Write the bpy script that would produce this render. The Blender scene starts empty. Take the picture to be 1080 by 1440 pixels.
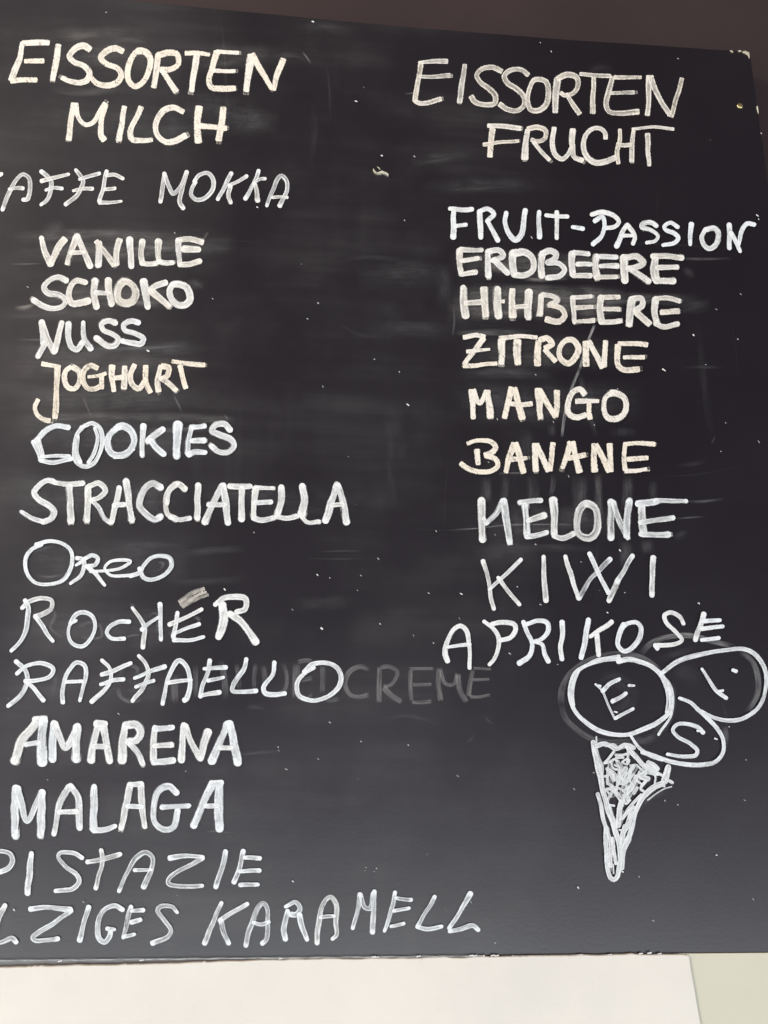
import bpy, bmesh, math, random
from mathutils import Vector, Matrix

random.seed(7)
scene = bpy.context.scene
COL = scene.collection

# ------------------------------------------------------------------ camera
FPX = 1040.0                      # focal length in photo pixels (photo is 1080 x 1440)
def rvec(u, v, f): return Vector((u, -v, -f)).normalized()      # photo offset -> camera space
Zc = rvec(61.0, -4005.0, FPX)                                   # the board's upright direction seen by the camera
Xc = rvec(14400.0, 491.0, FPX)                                  # the board's level direction
Xc = (Xc - Zc * Xc.dot(Zc)).normalized()
Yc = Zc.cross(Xc)                                               # into the board
R = Matrix((Xc, Yc, Zc))                                        # camera space -> world
CAM = Vector((0.0, -0.86, 1.55))
cam_d = bpy.data.cameras.new("camera")
cam = bpy.data.objects.new("camera", cam_d)
COL.objects.link(cam)
cam.matrix_world = Matrix.Translation(CAM) @ R.to_4x4()
cam_d.sensor_fit = 'VERTICAL'
cam_d.sensor_height = 36.0
cam_d.lens = 36.0 * FPX / 1440.0
cam_d.clip_start = 0.01
cam_d.clip_end = 100.0
scene.camera = cam

def P(px, py, y=0.0):
    """where the sight line through a photo pixel meets the upright plane at depth y"""
    d = R @ Vector((px - 540.0, -(py - 720.0), -FPX))
    t = (y - CAM.y) / d.y
    return CAM + d * t

# ------------------------------------------------------------------ world and lamps
world = bpy.data.worlds.new("World")
scene.world = world
world.use_nodes = True
wn = world.node_tree
wn.nodes.clear()
wo = wn.nodes.new('ShaderNodeOutputWorld')
wb = wn.nodes.new('ShaderNodeBackground')
wg = wn.nodes.new('ShaderNodeTexCoord')
ws = wn.nodes.new('ShaderNodeSeparateXYZ')
wr = wn.nodes.new('ShaderNodeValToRGB')
wm = wn.nodes.new('ShaderNodeMapRange')
wm.inputs['From Min'].default_value = -1.0
wm.inputs['From Max'].default_value = 1.0
wn.links.new(wg.outputs['Generated'], ws.inputs[0])
wn.links.new(ws.outputs['Z'], wm.inputs['Value'])
wn.links.new(wm.outputs[0], wr.inputs[0])
wn.links.new(wr.outputs[0], wb.inputs[0])
wn.links.new(wb.outputs[0], wo.inputs[0])
cr = wr.color_ramp
cr.elements[0].position = 0.0
cr.elements[0].color = (0.12, 0.13, 0.14, 1)
cr.elements[1].position = 1.0
cr.elements[1].color = (0.10, 0.075, 0.07, 1)
for pos, c in ((0.20, (0.30, 0.33, 0.35)), (0.28, (5.9, 6.35, 6.5)), (0.325, (4.1, 4.3, 4.45)), (0.365, (0.90, 0.84, 0.95)), (0.45, (0.37, 0.32, 0.385)), (0.53, (0.17, 0.135, 0.19)), (0.68, (0.12, 0.10, 0.12))):
    e = cr.elements.new(pos)
    e.color = c + (1,)
wb.inputs['Strength'].default_value = 1.0

def area(name, loc, target, size, sy, energy, color):
    l = bpy.data.lights.new(name, 'AREA')
    l.shape = 'RECTANGLE'
    l.size = size
    l.size_y = sy
    l.energy = energy
    l.color = color
    o = bpy.data.objects.new(name, l)
    COL.objects.link(o)
    o.location = loc
    o.rotation_euler = (Vector(target) - Vector(loc)).to_track_quat('-Z', 'Y').to_euler()
    return o
area("warm_shop_lamp", (-3.6, -1.9, 3.9), (0.0, 0.0, 1.9), 0.9, 0.9, 183.0, (1.0, 0.86, 0.70))
area("cool_daylight", (-3.4, -2.3, 0.9), (0.0, 0.0, 1.4), 1.4, 1.2, 27.0, (0.82, 0.93, 1.0))

scene.view_settings.view_transform = 'Standard'
scene.view_settings.look = 'None'
scene.view_settings.exposure = 0.0
scene.view_settings.gamma = 1.0
scene.view_settings.use_curve_mapping = False
scene.render.engine = 'CYCLES'
scene.cycles.transparent_max_bounces = 24

# ------------------------------------------------------------------ node helpers
def new_mat(name):
    m = bpy.data.materials.new(name)
    m.use_nodes = True
    nt = m.node_tree
    b = nt.nodes['Principled BSDF']
    return m, nt, b
def nd(nt, t, **kw):
    n = nt.nodes.new(t)
    for k, v in kw.items():
        setattr(n, k, v)
    return n
def lk(nt, a, b): nt.links.new(a, b)
def sock(nt, inp, v):
    if hasattr(v, 'is_output') or isinstance(v, bpy.types.NodeSocket):
        nt.links.new(v, inp)
    else:
        inp.default_value = v
def mth(nt, op, a, b=None, c=None, clamp=False):
    n = nt.nodes.new('ShaderNodeMath')
    n.operation = op
    n.use_clamp = clamp
    for i, v in enumerate((a, b, c)):
        if v is not None:
            sock(nt, n.inputs[i], v)
    return n.outputs[0]
def sstep(nt, v, lo, hi, a=0.0, b=1.0):
    n = nt.nodes.new('ShaderNodeMapRange')
    n.interpolation_type = 'SMOOTHSTEP'
    sock(nt, n.inputs['Value'], v)
    n.inputs['From Min'].default_value = lo
    n.inputs['From Max'].default_value = hi
    n.inputs['To Min'].default_value = a
    n.inputs['To Max'].default_value = b
    return n.outputs[0]
def comb(nt, x, y, z=0.0):
    n = nt.nodes.new('ShaderNodeCombineXYZ')
    for i, v in enumerate((x, y, z)):
        sock(nt, n.inputs[i], v)
    return n.outputs[0]
def noise(nt, vec, scale, detail=3.0, rough=0.55):
    n = nt.nodes.new('ShaderNodeTexNoise')
    nt.links.new(vec, n.inputs['Vector'])
    n.inputs['Scale'].default_value = scale
    n.inputs['Detail'].default_value = detail
    n.inputs['Roughness'].default_value = rough
    return n.outputs[0]
def mixc(nt, f, a, b):
    n = nt.nodes.new('ShaderNodeMix')
    n.data_type = 'RGBA'
    sock(nt, n.inputs['Factor'], f)
    sock(nt, n.inputs[6], a)
    sock(nt, n.inputs[7], b)
    return n.outputs[2]

# ------------------------------------------------------------------ materials
def mat_board():
    m, nt, b = new_mat("blackboard_paint")
    tc = nd(nt, 'ShaderNodeTexCoord')
    sp = nd(nt, 'ShaderNodeSeparateXYZ')
    lk(nt, tc.outputs['Object'], sp.inputs[0])
    x, z = sp.outputs['X'], sp.outputs['Z']
    cloud = noise(nt, comb(nt, x, z), 5.0, 4.0, 0.6)
    wipeh = noise(nt, comb(nt, mth(nt, 'MULTIPLY', x, 2.2), mth(nt, 'MULTIPLY', z, 26.0)), 1.0, 5.0, 0.62)
    wipev = noise(nt, comb(nt, mth(nt, 'MULTIPLY', x, 34.0), mth(nt, 'MULTIPLY', z, 2.0), 3.0), 1.0, 5.0, 0.62)
    grain = noise(nt, comb(nt, x, z, 5.0), 900.0, 2.0, 0.6)
    w = mth(nt, 'MULTIPLY', sstep(nt, cloud, 0.36, 0.70), mth(nt, 'ADD', sstep(nt, wipeh, 0.36, 0.74, 0.15, 1.0), sstep(nt, wipev, 0.5, 0.8, 0.0, 0.35)))
    w = mth(nt, 'MULTIPLY', w, sstep(nt, grain, 0.25, 0.75, 0.7, 1.15))
    # wiped chalk dust, with reflected light put into the colour: strong over the left-hand list, thin in the middle and at the right rim
    left = sstep(nt, x, -0.10, -0.32, 0.12, 1.0)
    film = mth(nt, 'MULTIPLY', mth(nt, 'ADD', mth(nt, 'MULTIPLY', mth(nt, 'MULTIPLY', w, 0.034), sstep(nt, x, 0.36, 0.14, 0.06, 1.0)), mth(nt, 'MULTIPLY', left, 0.024)), 1.0)
    film = mth(nt, 'ADD', film, sstep(nt, x, 0.38, 0.10, 0.0, 0.007))
    col = mixc(nt, film, (0.0056, 0.0042, 0.0068, 1), (0.72, 0.70, 0.68, 1))
    lk(nt, col, b.inputs['Base Color'])
    rgh = sstep(nt, cloud, 0.3, 0.7, 0.27, 0.32)
    lk(nt, rgh, b.inputs['Roughness'])
    b.inputs['Specular IOR Level'].default_value = 0.75
    bp = nd(nt, 'ShaderNodeBump')
    bp.inputs['Strength'].default_value = 0.05
    bp.inputs['Distance'].default_value = 0.001
    lk(nt, noise(nt, comb(nt, x, z), 260.0, 3.0), bp.inputs['Height'])
    lk(nt, bp.outputs[0], b.inputs['Normal'])
    return m

def mat_chalk():
    m, nt, b = new_mat("liquid_chalk")
    uv = nd(nt, 'ShaderNodeUVMap', uv_map="stroke")
    at = nd(nt, 'ShaderNodeAttribute', attribute_name="ink")
    su = nd(nt, 'ShaderNodeSeparateXYZ')
    lk(nt, uv.outputs[0], su.inputs[0])
    u, v = su.outputs['X'], su.outputs['Y']
    sc = nd(nt, 'ShaderNodeSeparateColor')
    lk(nt, at.outputs['Color'], sc.inputs[0])
    edge, dens, tint, pool = sc.outputs[0], sc.outputs[1], sc.outputs[2], at.outputs['Alpha']
    av = mth(nt, 'ABSOLUTE', v)
    streak = noise(nt, comb(nt, mth(nt, 'MULTIPLY', u, 0.028), mth(nt, 'MULTIPLY', v, 2.6)), 1.0, 3.0, 0.6)
    slow = noise(nt, comb(nt, mth(nt, 'MULTIPLY', u, 0.07), mth(nt, 'MULTIPLY', v, 0.6), 9.0), 1.0, 2.0, 0.5)
    grain = noise(nt, comb(nt, mth(nt, 'MULTIPLY', u, 0.45), mth(nt, 'MULTIPLY', v, 3.0), 4.0), 1.0, 3.0, 0.65)
    ragg = noise(nt, comb(nt, mth(nt, 'MULTIPLY', u, 0.35), mth(nt, 'SIGN', v), 2.0), 1.0, 3.0, 0.6)
    skew = mth(nt, 'MULTIPLY', v, mth(nt, 'MULTIPLY', mth(nt, 'SUBTRACT', slow, 0.45), mth(nt, 'MULTIPLY_ADD', tint, -1.1, 2.1)))  # shading of raised ink put into the alpha, one side fainter
    a = mth(nt, 'ADD', dens, mth(nt, 'MULTIPLY', edge, sstep(nt, av, 0.30, 0.78)))
    a = mth(nt, 'ADD', a, mth(nt, 'MULTIPLY', mth(nt, 'SUBTRACT', streak, 0.5), 1.35))
    a = mth(nt, 'ADD', a, mth(nt, 'MULTIPLY', mth(nt, 'SUBTRACT', grain, 0.5), mth(nt, 'MULTIPLY_ADD', tint, 0.28, 0.16)))
    a = mth(nt, 'ADD', a, mth(nt, 'MULTIPLY', mth(nt, 'SUBTRACT', slow, 0.5), 0.5))
    a = mth(nt, 'ADD', a, skew)
    a = mth(nt, 'ADD', a, mth(nt, 'MULTIPLY', pool, mth(nt, 'MULTIPLY_ADD', tint, -0.5, 0.6)), None, True)
    geo0 = nd(nt, 'ShaderNodeNewGeometry')
    patch = noise(nt, geo0.outputs['Position'], 170.0, 4.0, 0.65)
    a = mth(nt, 'MULTIPLY', a, sstep(nt, patch, 0.28, 0.52, 0.80, 1.08))
    brd = sstep(nt, mth(nt, 'ADD', av, mth(nt, 'MULTIPLY', mth(nt, 'SUBTRACT', ragg, 0.5), mth(nt, 'MULTIPLY_ADD', tint, 0.3, 0.25))), 0.70, 1.0, 1.0, 0.0)
    # thin dark scratches where the dried ink has cracked off
    geo = nd(nt, 'ShaderNodeNewGeometry')
    sg = nd(nt, 'ShaderNodeSeparateXYZ')
    lk(nt, geo.outputs['Position'], sg.inputs[0])
    dx = mth(nt, 'ADD', mth(nt, 'MULTIPLY', sg.outputs['X'], 130.0), mth(nt, 'MULTIPLY', sg.outputs['Z'], 95.0))
    dz = mth(nt, 'SUBTRACT', mth(nt, 'MULTIPLY', sg.outputs['Z'], 26.0), mth(nt, 'MULTIPLY', sg.outputs['X'], 36.0))
    cr_ = noise(nt, comb(nt, dx, dz), 1.0, 2.0, 0.5)
    crack = sstep(nt, mth(nt, 'ABSOLUTE', mth(nt, 'SUBTRACT', cr_, 0.60)), 0.004, 0.022, 0.45, 1.0)
    crack = mth(nt, 'SUBTRACT', 1.0, mth(nt, 'MULTIPLY', mth(nt, 'SUBTRACT', 1.0, crack), sstep(nt, tint, 0.3, 0.85)))
    al = mth(nt, 'MULTIPLY', mth(nt, 'MULTIPLY', a, brd), crack, None, True)
    lk(nt, al, b.inputs['Alpha'])
    col = mixc(nt, tint, (0.755, 0.785, 0.80, 1), (0.81, 0.73, 0.61, 1))
    lk(nt, col, b.inputs['Base Color'])
    b.inputs['Roughness'].default_value = 0.75
    b.inputs['Specular IOR Level'].default_value = 0.25
    return m

def mat_smear():
    m, nt, b = new_mat("wiped_chalk")
    uv = nd(nt, 'ShaderNodeUVMap', uv_map="stroke")
    at = nd(nt, 'ShaderNodeAttribute', attribute_name="ink")
    su = nd(nt, 'ShaderNodeSeparateXYZ')
    lk(nt, uv.outputs[0], su.inputs[0])
    u, v = su.outputs['X'], su.outputs['Y']
    sc = nd(nt, 'ShaderNodeSeparateColor')
    lk(nt, at.outputs['Color'], sc.inputs[0])
    hard, dens, tint, fade = sc.outputs[0], sc.outputs[1], sc.outputs[2], at.outputs['Alpha']
    av = mth(nt, 'ABSOLUTE', v)
    streak = noise(nt, comb(nt, mth(nt, 'MULTIPLY', u, 0.012), mth(nt, 'MULTIPLY', v, 4.5)), 1.0, 5.0, 0.65)
    cloud = noise(nt, comb(nt, mth(nt, 'MULTIPLY', u, 0.03), mth(nt, 'MULTIPLY', v, 1.0), 7.0), 1.0, 3.0, 0.55)
    fine = noise(nt, comb(nt, mth(nt, 'MULTIPLY', u, 0.3), mth(nt, 'MULTIPLY', v, 9.0), 3.0), 1.0, 3.0, 0.6)
    soft = sstep(nt, av, 0.15, 1.0, 1.0, 0.0)
    crisp = sstep(nt, av, 0.72, 1.0, 1.0, 0.0)
    prof = mth(nt, 'ADD', mth(nt, 'MULTIPLY', hard, crisp), mth(nt, 'MULTIPLY', mth(nt, 'SUBTRACT', 1.0, hard), soft))
    a = mth(nt, 'MULTIPLY', prof, mth(nt, 'MULTIPLY', sstep(nt, streak, 0.30, 0.70, 0.45, 1.35), sstep(nt, cloud, 0.3, 0.7, 0.4, 1.3)))
    a = mth(nt, 'MULTIPLY', a, sstep(nt, fine, 0.3, 0.7, 0.7, 1.2))
    a = mth(nt, 'MULTIPLY', mth(nt, 'MULTIPLY', a, mth(nt, 'MULTIPLY', dens, mth(nt, 'ADD', 0.46, mth(nt, 'MULTIPLY', hard, 0.48)))), fade, None, True)
    lk(nt, a, b.inputs['Alpha'])
    lk(nt, mixc(nt, tint, (0.76, 0.77, 0.77, 1), (0.80, 0.70, 0.58, 1)), b.inputs['Base Color'])
    b.inputs['Roughness'].default_value = 0.8
    b.inputs['Specular IOR Level'].default_value = 0.2
    return m

def mat_paint(name, c1, c2, scale, rough, bump=0.06, dirt=0.0):
    m, nt, b = new_mat(name)
    tc = nd(nt, 'ShaderNodeTexCoord')
    n1 = noise(nt, tc.outputs['Object'], scale, 5.0, 0.6)
    col = mixc(nt, sstep(nt, n1, 0.3, 0.7), c1 + (1,), c2 + (1,))
    if dirt:
        n2 = noise(nt, tc.outputs['Object'], scale * 14, 3.0, 0.7)
        col = mixc(nt, sstep(nt, n2, 0.66, 0.80, 0.0, dirt), col, (0.25, 0.22, 0.18, 1))
    lk(nt, col, b.inputs['Base Color'])
    b.inputs['Roughness'].default_value = rough
    bp = nd(nt, 'ShaderNodeBump')
    bp.inputs['Strength'].default_value = bump
    bp.inputs['Distance'].default_value = 0.001
    lk(nt, noise(nt, tc.outputs['Object'], 220.0, 4.0), bp.inputs['Height'])
    lk(nt, bp.outputs[0], b.inputs['Normal'])
    return m
M_BOARD = mat_board()
M_CHALK = mat_chalk()
M_SMEAR = mat_smear()
M_BROWN = mat_paint("brown_wall_paint", (0.0245, 0.0130, 0.0135), (0.031, 0.0175, 0.017), 3.0, 0.7, 0.1)
M_CREAM = mat_paint("cream_gloss_paint", (0.67, 0.635, 0.57), (0.72, 0.68, 0.605), 7.0, 0.42, 0.14, 0.10)
M_GREEN = mat_paint("pale_green_cream_paint", (0.565, 0.55, 0.43), (0.60, 0.58, 0.45), 5.0, 0.5, 0.08, 0.03)
M_EDGE = mat_paint("bare_grey_edge", (0.16, 0.16, 0.165), (0.21, 0.21, 0.21), 40.0, 0.55, 0.2, 0.2)
M_FLAKE = mat_paint("bare_filler", (0.42, 0.38, 0.26), (0.62, 0.58, 0.46), 60.0, 0.5, 0.3)
def mat_brass():
    m, nt, b = new_mat("dull_brass")
    b.inputs['Base Color'].default_value = (0.55, 0.47, 0.22, 1)
    b.inputs['Metallic'].default_value = 0.9
    b.inputs['Roughness'].default_value = 0.35
    return m
M_BRASS = mat_brass()

# ------------------------------------------------------------------ object helpers
def link(name, me, mat=None, parent=None):
    o = bpy.data.objects.new(name, me)
    COL.objects.link(o)
    if mat and me: me.materials.append(mat)
    if parent: o.parent = parent
    return o
def tag(o, label, cat=None, group=None, kind=None):
    if label: o['label'] = label
    if cat: o['category'] = cat
    if group: o['group'] = group
    if kind: o['kind'] = kind
    return o
def slab(name, outline, y0, y1, mat, parent=None, bevel=0.0):
    """outline: list of (x, z) going round; front face at y0, back at y1"""
    bm = bmesh.new()
    f = [bm.verts.new((x, y0, z)) for x, z in outline]
    k = [bm.verts.new((x, y1, z)) for x, z in outline]
    n = len(outline)
    bm.faces.new(f)
    bm.faces.new(k[::-1])
    for i in range(n):
        j = (i + 1) % n
        bm.faces.new((f[j], f[i], k[i], k[j]))
    bmesh.ops.recalc_face_normals(bm, faces=bm.faces)
    if bevel:
        fs = set(f)
        es = [e for e in bm.edges if e.verts[0] in fs and e.verts[1] in fs]
        bmesh.ops.bevel(bm, geom=es, offset=bevel, segments=3, affect='EDGES', profile=0.5)
    me = bpy.data.meshes.new(name)
    bm.to_mesh(me)
    bm.free()
    return link(name, me, mat, parent)
def xz(px, py, y=0.0):
    p = P(px, py, y)
    return (p.x, p.z)

# ------------------------------------------------------------------ wall and panels
BACK = 0.012
wall = slab("wall", [(-1.6, 0.2), (1.6, 0.2), (1.6, 3.2), (-1.6, 3.2)], BACK + 0.02, BACK + 0.12, M_BROWN)
tag(wall, "dark brown painted wall showing above the chalkboard", "wall")

board = bpy.data.objects.new("chalkboard", None)
COL.objects.link(board)
tag(board, "black chalkboard with handwritten ice cream flavours in white chalk", "chalkboard")
topline = [(-420, -60), (-200, -36), (0, -15), (120, -5), (190, 1), (270, 9), (375, 19), (510, 32), (640, 43), (810, 56.5), (900, 62), (1000, 69)]
out = [xz(*p) for p in topline]
cx, cz = xz(1053, 73)
out += [(cx - 0.016, cz + 0.0006), (cx - 0.006, cz - 0.0002), (cx, cz - 0.004)]
zb = lambda px: 1350.0 - 0.0092 * px
rr = random.Random(3)
zlow = xz(1000, zb(1000))[1]
zz = cz - 0.012
while zz > zlow + 0.02:
    out.append((cx + 0.002 + rr.uniform(-0.0006, 0.0006), zz))
    zz -= rr.uniform(0.012, 0.05)
xr = cx + 0.002
lx = P(-420, 700).x
out.append((xr, zlow))
for px in range(1000, -420, -60):
    out.append(xz(px, zb(px)))
out = [o for o in out if o[0] >= lx - 0.2]
out[0] = (out[-1][0] if out[-1][0] < out[0][0] else out[0][0], out[0][1])
panel = slab("writing_surface", out, 0.0, BACK, M_BOARD, board, 0.0008)

# grey batten edge that shows under the board, below the highlight painted on its worn lower rim
strip = slab("lower_edge", [xz(-420, zb(-420) + 1.0, .0006), xz(1100, zb(1100) + 1.0, .0006), xz(1100, zb(1100) + 30, .0006), xz(-420, zb(-420) + 30, .0006)], 0.0006, 0.010, M_EDGE, board)

# cream sheet fixed over the lower part, ragged top edge
yc = -0.0034
def ctop(px):
    pts = [(-420, 1372), (0, 1361), (270, 1353.6), (440, 1349), (560, 1347.5), (710, 1345.4), (810, 1343.6), (900, 1342.6), (960, 1342), (968, 1343)]
    for (a, b), (c, d) in zip(pts, pts[1:]):
        if a <= px <= c:
            return b + (d - b) * (px - a) / (c - a)
    return pts[-1][1]
rc = random.Random(11)
o2 = []
px = -420.0
w_ = 0.0
while px < 964:
    w_ = 0.7 * w_ + rc.uniform(-0.55, 0.55)
    jag = w_ + (rc.uniform(-1.6, -0.3) if rc.random() < 0.05 else 0)
    o2.append(xz(px, ctop(px) + jag, yc))
    px += rc.uniform(2.5, 9.0)
o2 += [xz(967, 1343.2, yc), xz(969.5, 1345.5, yc), xz(972, 1364, yc), xz(976.5, 1388, yc), xz(981, 1416, yc), xz(986, 1444, yc), xz(1000, 1540, yc), xz(-420, 1540, yc)]
cream = slab("panel", o2, yc, -0.0003, M_CREAM, None, 0.0007)
tag(cream, "cream painted board with rough top edge beneath the chalkboard", "panel")
ng = -0.0015
o3 = [xz(955, 1341.0, ng), xz(1300, 1338.2, ng), xz(1330, 1560, ng), xz(955, 1560, ng)]
green = slab("panel", o3, ng, -0.0002, M_GREEN, None, 0.0003)
tag(green, "pale greenish cream panel right of the cream painted board", "panel")

# ------------------------------------------------------------------ chalk strokes
LAYER = [0]
def catmull(pts):
    if len(pts) < 3:
        (x0, y0), (x1, y1) = pts[0], pts[-1]
        n = max(2, int(math.hypot(x1 - x0, y1 - y0) / 1.6))
        return [(x0 + (x1 - x0) * i / n, y0 + (y1 - y0) * i / n) for i in range(n + 1)]
    closed = math.hypot(pts[0][0] - pts[-1][0], pts[0][1] - pts[-1][1]) < 0.3
    q = ([pts[-2]] if closed else [(2 * pts[0][0] - pts[1][0], 2 * pts[0][1] - pts[1][1])]) + list(pts) + \
        ([pts[1]] if closed else [(2 * pts[-1][0] - pts[-2][0], 2 * pts[-1][1] - pts[-2][1])])
    res = []
    for i in range(1, len(q) - 2):
        p0, p1, p2, p3 = q[i - 1:i + 3]
        d01 = max(math.hypot(p1[0] - p0[0], p1[1] - p0[1]), 1e-3) ** 0.5
        d12 = max(math.hypot(p2[0] - p1[0], p2[1] - p1[1]), 1e-3) ** 0.5
        d23 = max(math.hypot(p3[0] - p2[0], p3[1] - p2[1]), 1e-3) ** 0.5
        n = max(2, int(d12 * d12 / 1.6))
        for k in range(n):
            t = k / n
            v = []
            for c in (0, 1):
                m1 = (p2[c] - p1[c]) + d12 * ((p1[c] - p0[c]) / d01 - (p2[c] - p0[c]) / (d01 + d12))
                m2 = (p2[c] - p1[c]) + d12 * ((p3[c] - p2[c]) / d23 - (p3[c] - p1[c]) / (d12 + d23))
                a = 2 * (p1[c] - p2[c]) + m1 + m2
                b = -3 * (p1[c] - p2[c]) - 2 * m1 - m2
                v.append(a * t ** 3 + b * t * t + m1 * t + p1[c])
            res.append(tuple(v))
    res.append(q[-2])
    return res

def ribbon(acc, pts, w, ink, rng, smear=False, wob=0.09):
    flat = 0.40 if ink[2] > 0.6 else 0.85
    c0 = 0.5 if ink[2] > 0.6 else 0.12
    """adds one flat brush mark (photo units) to acc = [verts, faces, uvs, inks]"""
    c = catmull(pts)
    if len(c) < 2: return
    s = [0.0]
    for a, b in zip(c, c[1:]): s.append(s[-1] + math.hypot(b[0] - a[0], b[1] - a[1]))
    L = s[-1]
    if L < 0.2: return
    LAYER[0] += 1
    base = -(0.00012 + LAYER[0] * 1.6e-6)
    h = w / 2.0
    rows = []
    if not smear and L > 4:
        g0, g1, am = rng.uniform(0.12, 0.25), rng.uniform(0, 6.3), rng.uniform(0.1, 0.45)
        c = [(x + am * math.sin(q * g0 + g1), y + am * math.cos(q * g0 * 0.8 + g1)) for (x, y), q in zip(c, s)]
    press = rng.uniform(-0.14, 0.14)
    f0, f1 = rng.uniform(0.05, 0.11), rng.uniform(0, 6.3)
    seed = rng.uniform(0, 400)
    cap = 0 if smear else 3
    def tang(i):
        a, b = c[max(i - 1, 0)], c[min(i + 1, len(c) - 1)]
        d = math.hypot(b[0] - a[0], b[1] - a[1]) or 1.0
        return ((b[0] - a[0]) / d, (b[1] - a[1]) / d)
    for i, p in enumerate(c):
        t = tang(i)
        ww = h * (1 + (press * (2 * s[i] / L - 1) if not smear else 0) + wob * math.sin(s[i] * f0 + f1) + rng.uniform(-wob, wob) * 0.35)
        if i == 0 and cap:
            for k in range(cap):
                an = (k + 0.35) / cap * math.pi / 2
                rows.append((p[0] - t[0] * h * flat * math.cos(an), p[1] - t[1] * h * flat * math.cos(an), t, ww * (c0 + (1 - c0) * math.sin(an)), -h * math.cos(an), 1.0))
        e = min(s[i], L - s[i])
        if smear:
            rows.append((p[0], p[1], t, ww, s[i], min(1.0, e / max(L * smear, 0.01))))
        else:
            rows.append((p[0], p[1], t, ww, s[i], max(0.0, 1 - e / (h * 1.5)) ))
        if i == len(c) - 1 and cap:
            for k in range(cap - 1, -1, -1):
                an = (k + 0.35) / cap * math.pi / 2
                rows.append((p[0] + t[0] * h * flat * math.cos(an), p[1] + t[1] * h * flat * math.cos(an), t, ww * (c0 + (1 - c0) * math.sin(an)), L + h * math.cos(an), 1.0))
    V, F, U, I = acc
    b0 = len(V)
    cross = (-1.0, 0.0, 1.0)
    for j, (x, y, t, ww, u, pool) in enumerate(rows):
        nx, ny = -t[1], t[0]
        for q in cross:
            p = P(x + nx * ww * q, y + ny * ww * q, 0.0)
            V.append((p.x, base - 1.2e-6 * j / len(rows), p.z))
            U.append((u + seed, q * 1.0 + 0.0))
            I.append((ink[0], ink[1], ink[2], pool * (ink[3] if len(ink) > 3 else 1.0)))
        if j:
            o = b0 + (j - 1) * 3
            for k in (0, 1):
                F.append((o + k, o + k + 1, o + k + 4, o + k + 3))
def pen(acc, p, w, ink, rng, retouch=0.0, dry=0.0):
    """a written line: the main pass, sometimes gone over again with thinner ones, sometimes running dry past its end"""
    if dry and rng.random() < dry and len(p) > 1:
        (x0, y0), (x1, y1) = p[-2], p[-1]
        d = math.hypot(x1 - x0, y1 - y0) or 1.0
        e = rng.uniform(1.5, 4.5)
        ux, uy = (x1 - x0) / d, (y1 - y0) / d
        ribbon(acc, [(x1 - ux * 4, y1 - uy * 4), (x1 + ux * e * 0.5, y1 + uy * e * 0.5), (x1 + ux * e, y1 + uy * e)], w * 0.9, (0.1, -0.12 + rng.uniform(-0.1, 0.1), max(ink[2], 0.62)), rng)
    if retouch and rng.random() < 0.6:
        o = rng.uniform(0.3, 1.0)
        a = rng.uniform(0, 6.3)
        ribbon(acc, [(x + o * math.cos(a), y + o * math.sin(a)) for x, y in p], w * 1.08, (0.0, 0.05, ink[2]), rng)
    ribbon(acc, p, w, ink, rng)
    if retouch:
        for k in range(2 if rng.random() < retouch else 1):
            off = w * rng.uniform(-0.30, 0.30)
            q = []
            for i, (x, y) in enumerate(p):
                a, b = p[max(i - 1, 0)], p[min(i + 1, len(p) - 1)]
                d = math.hypot(b[0] - a[0], b[1] - a[1]) or 1.0
                o = off + rng.uniform(-0.08, 0.08) * w
                q.append((x - (b[1] - a[1]) / d * o, y + (b[0] - a[0]) / d * o))
            if len(q) == 2:
                q.insert(1, ((q[0][0] + q[1][0]) / 2 + rng.uniform(-.4, .4), (q[0][1] + q[1][1]) / 2 + rng.uniform(-.4, .4)))
            ribbon(acc, q, w * rng.uniform(0.28, 0.5), (0.0, rng.uniform(0.25, 0.7), ink[2]), rng)
def build(name, acc, mat, parent):
    V, F, U, I = acc
    me = bpy.data.meshes.new(name)
    me.from_pydata(V, [], F)
    uvl = me.uv_layers.new(name="stroke")
    for lp in me.loops: uvl.data[lp.index].uv = U[lp.vertex_index]
    ca = me.attributes.new("ink", 'FLOAT_COLOR', 'POINT')
    for i, k in enumerate(I): ca.data[i].color = k
    me.update()
    return link(name, me, mat, parent)

def parse(spec, org, w0):
    res = []
    k = 4.0 if len(org) < 3 else org[2]
    for part in spec.split('|'):
        toks = part.split()
        w = w0
        d = 0.0
        while toks and toks[0][0] in 'wd':
            if toks[0][0] == 'w': w = float(toks[0][1:])
            else: d = float(toks[0][1:])
            toks = toks[1:]
        pts = []
        for tk in toks:
            a, b = tk.split(',')
            pts.append((org[0] + float(a) / k, org[1] + float(b) / k))
        res.append((pts, w / 4.0, d))
    return res

# patches of the photo the writing was measured in: corner and enlargement
A, B, C, D = (0, 0), (240, 0), (560, 60), (810, 0)
E, F, G, H = (0, 220), (200, 220), (20, 430), (120, 560)
I, J, K, L = (0, 660), (240, 640), (0, 810), (200, 810)
N, O, PP, Q = (0, 990), (150, 990), (0, 1170), (210, 1170)
M2, M3 = (440, 1215), (440, 870)
R1, R2, R3, R4 = (610, 260), (810, 260), (630, 440), (800, 440)
R5, R6, R7, R8, R9 = (630, 600), (760, 660), (600, 770), (810, 830), (780, 1010)
X3 = (780, 160, 6.0)
CN, CL = (820, 1030, 8.0), (820, 1130, 8.0)
SC = (780, 920, 6.0)

THIN = (0.38, 0.46)
SOLID, GLASS, THICK, WET, FRESH, EDGY = (0.22, 0.86), (0.50, 0.42), (0.28, 0.72), (0.34, 0.63), (0.22, 0.76), (0.45, 0.50)
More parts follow.
